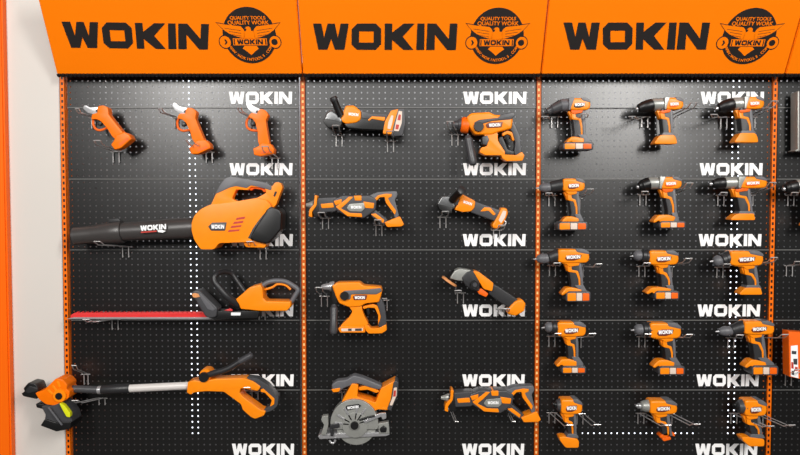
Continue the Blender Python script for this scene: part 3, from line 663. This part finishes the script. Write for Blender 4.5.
hook(380, 402, 'double wire hook behind the battery of the circular saw', (380, 401), leg=8, L=.04)

# ------------------------------------------------------------------ drills and drivers
GR = 'cordless drills and drivers of the right bay'
def drill(label, body, foot, bat, nose, kind, handle, name='cordless_drill', cat='drill', tall=0, bare=False, lean=0, D=.09):
    """all in photo pixels: body = (front, rear, top, bottom); nose = (tip, front of gear case, centre y)"""
    xb, xr, yt, yb = body; w = xr - xb; h = yb - yt; yc = (yt + yb) / 2
    T = Tool(name, label, cat, D, ((xb + xr) / 2, yb), group=GR)
    xn, xg, ny = nose
    cy = ((yt + (bat[3] if bat else foot[3] if foot else handle[4])) / 2)
    T.sc = .955; T.mz = (at(400, cy, D) - T.orig).z * (1 - T.sc)
    hx0, hx1, hb0, hb1, hy = handle         # top left / right, bottom left / right, bottom y
    if kind == 'chuck':
        T.lathe('gear_case', (xg, ny), (xb + 3, yc - .5), [(0, h * .36), (.08, h * .42), (.45, h * .43), (.5, h * .46), (1, h * .47)], 'dark')
        ck = T.lathe('chuck', (xn + 3.5, ny + .6), (xg + .5, ny), [(0, h * .15), (.1, h * .24), (.34, h * .33), (.5, h * .36), (.62, h * .36), (.64, h * .33), (.9, h * .34), (1, h * .3)], 'grey')
        T.lathe('bit', (xn, ny + 1.0), (xn + 5, ny + .5), [(0, .55), (.5, 1.0), (1, 1.0)], 'silver', parent=ck, n=10)
    elif kind in ('cone', 'blunt'):
        pr = [(0, .15), (.05, .24), (.35, .30), (.4, .37), (1, .47)] if kind == 'cone' else [(0, .20), (.06, .33), (.3, .40), (.35, .45), (.8, .5), (1, .48)]
        T.lathe('nose_cone', (xn, ny + .6), (xg + 1, yc + .3), [(t, h * q) for t, q in pr], 'mid' if kind == 'cone' else 'black')
        T.lathe('gear_case', (xg, yc + .2), (xb + 2, yc), [(0, h * .44), (.15, h * .49), (1, h * .5)], 'grey' if kind == 'cone' else 'guard')
        T.lathe('bit_collar', (xn - 2, ny + .8), (xn + 4, ny + .6), [(0, h * .13), (.6, h * .16), (.65, h * .25), (1, h * .26)], 'dark' if kind == 'cone' else 'silver', n=14)  # silver on blunt noses paints in a highlight
    else:
        T.lathe('gear_case', (xg, yc + .6), (xb + 3, yc), [(0, h * .24), (.1, h * .34), (.5, h * .42), (1, h * .46)], 'guard' if kind == 'silver' else 'mid')
        T.lathe('bit_collar', (xn, ny), (xg + 1, yc + .6), [(0, h * .1), (.3, h * .12), (.4, h * .2), (1, h * .2)], 'silver' if kind == 'silver' else 'black', n=14)
    hs = T.poly('motor_housing', [(xb, yt + 1), (xb + 2.5, yt), (xr - 5, yt + .2), (xr - 1, yt + .2 * h), (xr, yc + .1 * h), (xr - 1.2, yb - .14 * h), (xr - 4, yb - .02 * h), (xb + .5 * w, yb), (xb + .2 * w, yb), (xb, yb - 1)], .062, 'orange', 0, .018, 2.0)
    T.poly('rear_cap', [(xr - .46 * w, yt - .3), (xr - 5, yt - .2), (xr - .6, yt + .2 * h), (xr - .2, yt + .36 * h), (xr - 3.5, yt + .34 * h), (xr - .42 * w, yt + .2 * h)], .064, 'grey', 0, .014, 1.2)
    lp = T.poly('label_plate', [(xb + .2 * w, yc + .12 * h), (xb + .34 * w, yc - .1 * h), (xb + .74 * w, yc - .12 * h), (xb + .7 * w, yc + .16 * h), (xb + .5 * w, yc + .3 * h), (xb + .26 * w, yc + .3 * h)], .004, 'black' if kind == 'cone' else 'deep' if kind == 'blunt' else 'plate', .032, .001, 1.0, parent=hs)
    T.logo('logo_print', (xb + .47 * w, yc + .05 * h),   .44 * w, 'white', .0345, 3, .24 * h, parent=lp)
    if kind in ('cone', 'blunt'):
        T.poly('side_band', [(xb - .5, yt - .2), (xb + .26 * w, yt - .2), (xb + .12 * w, yc + .1 * h), (xb + .05 * w, yb), (xb - .5, yb - .5)], .064, 'grey' if kind == 'cone' else 'guard', 0, .017, 1)
    # handle
    T.poly('handle', [(hx0, yb - 2), (hx1, yb - 2), (hx1 + (hb1 - hx1) * .35 + .6, yb + (hy - yb) * .3), (hb1 - .2, hy - 3), (hb1 + .6, hy + 1.5), (hb0 - .6, hy + 1.5), (hb0, hy - 3), (hx0 + (hb0 - hx0) * .35 - .2, yb + (hy - yb) * .35)], .040, 'dark', 0, .012, 1.6)
    T.poly('handle_stripe', [(hx0 - 1.5, yb + 1), (hx0 + 3, yb + 1), (hx0 + 3.6, yb + 7), (hx1 - 3, yb + 8.2), (hb1 - 2.6, yb + .62 * (hy - yb)), (hb1 - 2.4, hy), (hb1 - 4.2, hy), (hb1 - 4.6, yb + .66 * (hy - yb)), (hx1 - 5.2, yb + 10.4), (hx0 - .5, yb + 9.2)], .043, 'orange', 0, .01, 1)
    T.poly('handle_back', [(hx1 - 2.2, yb - 1), (hx1 + .4, yb - 1), (hx1 + (hb1 - hx1) * .4 + .9, yb + (hy - yb) * .35), (hb1 + .6, hy - 2), (hb1 + 1.6, hy + 1.2), (hb1 - 1.6, hy + 1.2), (hb1 - 1.8, hy - 3), (hx1 - 1.6, yb + (hy - yb) * .4)], .042, 'grey', 0, .012, 1)
    T.poly('neck', [(xb + .1 * w, yb - 2.5), (hx1 - 1, yb - 2.5), (hx1 - 2, yb + 2.5), (hx0 + .5, yb + 4), (hx0 - 2, yb + 1.2), (xb + .12 * w, yb + .3)], .05, 'deep' if kind in ('cone', 'blunt') else 'orange', 0, .012, 1.4)
    T.poly('trigger', [(hx0 - 4.6, yb + .4), (hx0 + 3, yb + .8), (hx0 + 3.6, yb + 7.5), (hx0 - 1, yb + 9.4), (hx0 - 2, yb + 5.4)], .026, 'orange', 0, .007, 1.4)
    if foot:
        fl, fr, ftop, fb = foot; fl += 1; fr -= 1; ftop += .6
        fp = [(fl, fb - .6), (fl + .5, fb - 2.2), (fl + .22 * (fr - fl), ftop + .5), (hb0 - 1, ftop), (hb1 + 1, ftop), (fr - 1, ftop + .35 * (fb - ftop)), (fr, fb - 1), (fr - 1, fb), (fl + 1, fb)]
        if bat:
            fw = fr - fl; fh = fb - ftop
            fp = [(fl, ftop + .78 * fh), (fl + .2 * fw, ftop + .05 * fh), (hb0, ftop), (hb1 - 1, ftop + .25 * fh), (fl + .74 * fw, fb), (fl + .3 * fw, fb), (fl + .22 * fw, ftop + .66 * fh), (fl + .06 * fw, fb)]
            T.poly('foot_flare', [(hb0 + 3, ftop - 2.2), (hb1 + .6, ftop - 2.2), (fr - 1.2, ftop + .42 * fh), (fr, fb + .5), (fl + .6 * fw, fb + .5), (hb1 - 3.5, ftop + .4 * fh)], .050, 'grey', 0, .012, 1.2)
        else:
            T.poly('foot_flare', [(hb0 - .5, ftop - 2.6), (hb1 + .6, ftop - 2.6), (hb1 + 3, ftop + 1.6), (hb0 - 2.5, ftop + 1.6)], .048, 'grey', 0, .012, 1.2)
        if kind == 'mid':
            fw = fr - fl; fh = fb - ftop
            fp = [(fl, ftop + .06 * fh), (fl + .25 * fw, ftop), (hb1 + 1, ftop + .22 * fh), (fr, ftop + .42 * fh), (fr - .3, fb - 1), (fr - 1.4, fb), (fl + .34 * fw, fb), (fl + .06 * fw, ftop + .4 * fh)]
        ff = T.poly('foot', fp, .052, 'orange', 0, .012, 1.6)
        if bat:
            bl, br, bt, bb = bat
            b = T.poly('battery', [(bl, bt + .3 * (bb - bt)), (bl + 3, bt), (br - 1.5, bt), (br, bt + 1.5), (br - .5, bb - .8), (br - 2, bb), (bl + 2, bb), (bl, bb - 1.5)], .074, 'mid', 0, .014, 1.6)
            bw = br - bl
            T.poly('orange_panel', [(bl + .06 * bw, bt + 1.8), (bl + .4 * bw, bt + 1.6), (bl + .4 * bw, bb - 1.4), (bl + .06 * bw, bb - 1.2)], .003, 'orange', .0372, .0006, .8, parent=b)
            T.poly('battery_label', [(bl + .42 * bw, bt + 1.6), (bl + .64 * bw, bt + 1.6), (bl + .64 * bw, bb - 1.4), (bl + .42 * bw, bb - 1.4)], .003, 'cream', .0372, .0006, .5, parent=b)
            T.poly('red_panel', [(bl + .66 * bw, bt + 1.8), (bl + .92 * bw, bt + 2), (bl + .92 * bw, bb - 1.6), (bl + .66 * bw, bb - 1.4)], .003, 'deep', .0372, .0006, .8, parent=b)
    if bare:
        T.poly('contact_prongs', [[(hb0 - 3, hy + 1), (hb0 + 6, hy - 3), (hb1 + 3, hy - 2), (hb1 + 4, hy + 2), (hb1 - 2, hy + .5), (hb0 + 2, hy + 4), (hb0 - 3, hy + 3)], [(hb0 - 1, hy + 4), (hb0 + 8, hy + 2), (hb0 + 9, hy + 5), (hb0 + 1, hy + 7)]], .04, 'deep', 0, .006, 1)
    return T
W = 'impact_driver'; WC = 'impact driver'
drill('impact driver with battery at the top left of the right bay', (567, 589.5, 97.7, 110.5), (563, 590, 137, 145), (560, 592, 143.5, 152), (545, 559.5, 111), 'cone', (571, 583, 573, 584, 137.5), W, WC)
drill('impact driver without battery, middle of the top row of three', (662, 681.5, 97.3, 110), (650.5, 676, 135.5, 145.5), None, (636, 650.5, 107.5), 'blunt', (659, 670, 661, 671, 136.5), W, WC)
drill('impact driver without battery in front of the topmost right lettering', (741, 761.5, 96.5, 109.5), (730, 756.5, 133.5, 144), None, (716, 731, 107), 'blunt', (737, 749, 739, 751, 135), W, WC)
drill('drill with battery directly below the top left impact driver', (561, 584, 177.4, 191), (558, 584.5, 216, 225), (555, 586.5, 222, 231.5), (534.2, 549, 186.5), 'chuck', (567, 577.5, 570, 579, 217))
drill('impact driver with battery in the second row, middle of three', (657, 680, 175.8, 188.5), (649, 679, 214.5, 224), (655.5, 683.5, 221.5, 229.5), (637, 647, 185.5), 'blunt', (662, 673, 666, 675, 215.5), W, WC)
drill('impact driver without battery on the right, between two white letterings', (735, 764.5, 175.8, 188), (726, 753.5, 213.5, 221), None, (710, 722, 182.5), 'blunt', (733, 747, 737, 750, 214.5), W, WC)
drill('drill with large battery in the third row, bit over the post', (556, 588.6, 247.5, 262), (558, 588, 286.5, 296), (563.5, 589.5, 291, 302), (531.5, 547, 257.5), 'chuck', (567, 580, 570, 582, 288))
drill('drill with battery in the third row, middle of three', (646.5, 677, 249, 264), (642, 674, 286.5, 294.5), (651, 677, 290.5, 299.8), (628.5, 640, 254.5), 'chuck', (658, 668, 660, 671, 288))
drill('drill without battery in the third row, bare orange foot', (726.5, 761, 249.5, 265), (735.5, 761, 287, 295), None, (708, 720, 260), 'chuck', (743, 754, 745, 757, 288.5))
drill('drill with battery in the fourth row at the left post', (555.5, 585.2, 319.8, 335), (553, 584, 357.5, 367), (559, 585, 365, 373), (540, 550.5, 326), 'chuck', (566, 576.5, 567, 577, 359))
drill('drill with battery in the fourth row, middle of three', (647, 679.5, 320.8, 337), (649, 681, 358.5, 368), (655, 682.8, 365, 374.3), (629.3, 641, 328.5), 'chuck', (662, 673, 664, 674, 360))
drill('drill with battery in the fourth row nearest the orange box', (740.5, 771.8, 318.8, 333), (740, 774, 358.5, 368), (747, 775, 364.5, 374.5), (713.5, 730, 330), 'chuck', (749, 761, 752, 764, 360))
drill('compact impact driver with orange foot in the bottom row by the post', (559, 581.5, 396.4, 412), (556, 579, 434.5, 447), None, (551.5, 555.5, 402.5), 'mid', (564, 574.5, 567, 575, 436), W, WC)
drill('compact impact driver with open bare handle end, bottom row', (647, 675.6, 398, 412.3), None, None, (634.5, 639.5, 405), 'silver', (655, 667, 661, 670, 434), W, WC, bare=True)
drill('compact impact driver with orange foot at the bottom right', (741, 764.3, 397.2, 414), (737, 763, 435, 445.5), None, (732.5, 736.5, 403.5), 'mid', (745, 757, 749, 760, 436.5), W, WC)
drill('dark impact driver half cut by the right frame edge', (806, 830, 178, 192), (800, 826, 218, 227), None, (783, 794, 187.5), 'blunt', (806, 820, 808, 822, 219), W, WC)
HK = [(555, 116.5, 545, 118, 'nose of the top left impact driver'), (580, 117.5, 585, 115.5, 'rear of the top left impact driver'),
      (645, 116.5, 632, 118, 'nose of the top middle impact driver'), (672, 117, 694, 104.5, 'rear of the top middle impact driver'),
      (724, 117, 714, 116, 'nose of the top right impact driver'), (752, 117, 775, 102.5, 'rear of the top right impact driver'),
      (552, 195, 549, 194.5, 'gear case of the second row drill'), (577, 198, 590.5, 190.5, 'rear of the second row drill'),
      (643, 194.5, 645, 193, 'nose of the second row middle impact driver'), (671, 194.5, 690, 184.5, 'rear of the second row middle impact driver'),
      (721, 195, 724, 194, 'nose of the second row right impact driver'), (750, 195, 773, 184, 'rear of the second row right impact driver'),
      (552.5, 265, 557, 264.5, 'gear case of the third row left drill'), (580, 266.5, 599, 265.5, 'rear of the third row left drill'),
      (642, 266, 647, 264.5, 'gear case of the third row middle drill'), (669, 266.5, 689, 260, 'rear of the third row middle drill'),
      (720, 267, 727, 265.5, 'gear case of the third row right drill'), (751, 267, 774.5, 259, 'rear of the third row right drill'),
      (552, 336, 558, 335, 'gear case of the fourth row left drill'), (578, 337, 592.5, 335, 'rear of the fourth row left drill'),
      (642, 336.5, 648, 335.5, 'gear case of the fourth row middle drill'), (669, 337, 689.5, 336, 'rear of the fourth row middle drill'),
      (731, 337.5, 740, 336.5, 'gear case of the fourth row right drill'), (758, 338, 785, 336, 'rear of the fourth row right drill'),
      (552, 412.5, 570, 426.5, 'nose of the bottom left compact driver'), (580, 413.5, 597.5, 426, 'rear of the bottom left compact driver'),
      (641, 413, 668, 426.5, 'nose of the bottom middle compact driver'), (669, 413.5, 697, 425.5, 'rear of the bottom middle compact driver'),
      (734, 413, 771, 427.5, 'nose of the bottom right compact driver'), (760, 415, 792, 426.5, 'rear of the bottom right compact driver')]
for bx, by, tx, ty, lab in HK:
    hook(bx, by, 'double wire hook under the ' + lab, (tx, ty), L=.17)
hook(791, 195, 'double wire hook under the dark driver at the right edge', (795, 194))
hook(789.5, 265.5, 'empty double wire hook at the right edge of the wall', (798, 263))
hook(788.5, 372, 'double wire hook below the orange box at the right edge', (798, 371), leg=14)
# orange carton at the right edge
T = Tool('carton', 'orange carton with a white printed side at the right edge', 'box', .09, (795, 354), (702, 300, 5.06))
cb = T.poly('box_body', [(422, 154), (560, 164), (560, 408), (426, 380)], .05, 'deep', 0, .003, 1)
T.poly('printed_panel', [(432, 226), (466, 222), (470, 388), (432, 378)],   .001, 'white', .0258, 0, 0, parent=cb)
for q in ([(436, 250), (460, 252), (458, 268), (436, 266)], [(444, 290), (464, 290), (464, 320), (446, 318)], [(436, 350), (448, 352), (448, 372), (436, 370)]): T.poly('dark_print', q, .001, 'mid', .0266, 0, 0, parent=cb)
for q in ([(434, 306), (444, 308), (446, 340), (434, 338)], [(452, 330), (466, 332), (466, 352), (452, 350)]): T.poly('red_print', q, .001, 'redp', .0266, 0, 0, parent=cb)
# pale tool case edge at the top right
T = Tool('clear_blister_pack', 'tall pale edged pack hanging at the upper right frame edge', 'package', .05, (806, 138), (705, 80, 5.36))
T.poly('pack_shell', [(484, 68), (640, 60), (640, 395), (466, 388), (466, 380), (482, 376), (480, 240)], .05, 'black', 0, .008, 4)
T.poly('pack_rim', [(478, 68), (486, 64), (488, 380), (468, 386), (464, 380), (478, 374), (478, 240)], .054, 'guard', 0, .004, 3)
T.poly('dark_insert', [(500, 90), (620, 84), (620, 370), (502, 366)], .056, 'black', 0, .01, 6)

# ------------------------------------------------------------------ lights
def area(name, loc, target, sx, sy, power, col=(1, 1, 1)):
    l = bpy.data.lights.new(name, 'AREA'); l.shape = 'RECTANGLE'; l.size = sx; l.size_y = sy; l.energy = power; l.color = col
    o = bpy.data.objects.new(name, l); COL.objects.link(o); o.location = loc
    d = Vector(target) - Vector(loc); o.rotation_euler = d.to_track_quat('-Z', 'Y').to_euler(); return o
area('ceiling_lamp', (-2.1, -4.2, 3.3), (-.5, 0, 1.1), .35, 1.8, 112, (1, .97, .93))
area('ceiling_lamp', (2.3, -4.2, 3.3), (.6, 0, 1.1), .35, 1.8, 122, (1, .97, .93))
area('sheen_fill', (0.4, -6.5, 3.75), (0.2, 0, 1.9), 7.0, 1.9, 185, (1, .985, .96))  # added light panel, gives the upper sheets their sheen
area('backing_fill', (0.2, .16, 2.40), (0.2, .26, 1.9), 3.2, .08, 12).data.spread = 1.3  # added light, brightens the backing wall seen through the upper holes
w = bpy.data.worlds.new('world'); SC.world = w; w.use_nodes = True
w.node_tree.nodes['Background'].inputs[0].default_value = (.80, .80, .82, 1); w.node_tree.nodes['Background'].inputs[1].default_value = .12
SC.view_settings.view_transform = 'Standard'; SC.view_settings.look = 'None'
SC.view_settings.exposure = .08; SC.view_settings.gamma = 1; SC.view_settings.use_curve_mapping = False
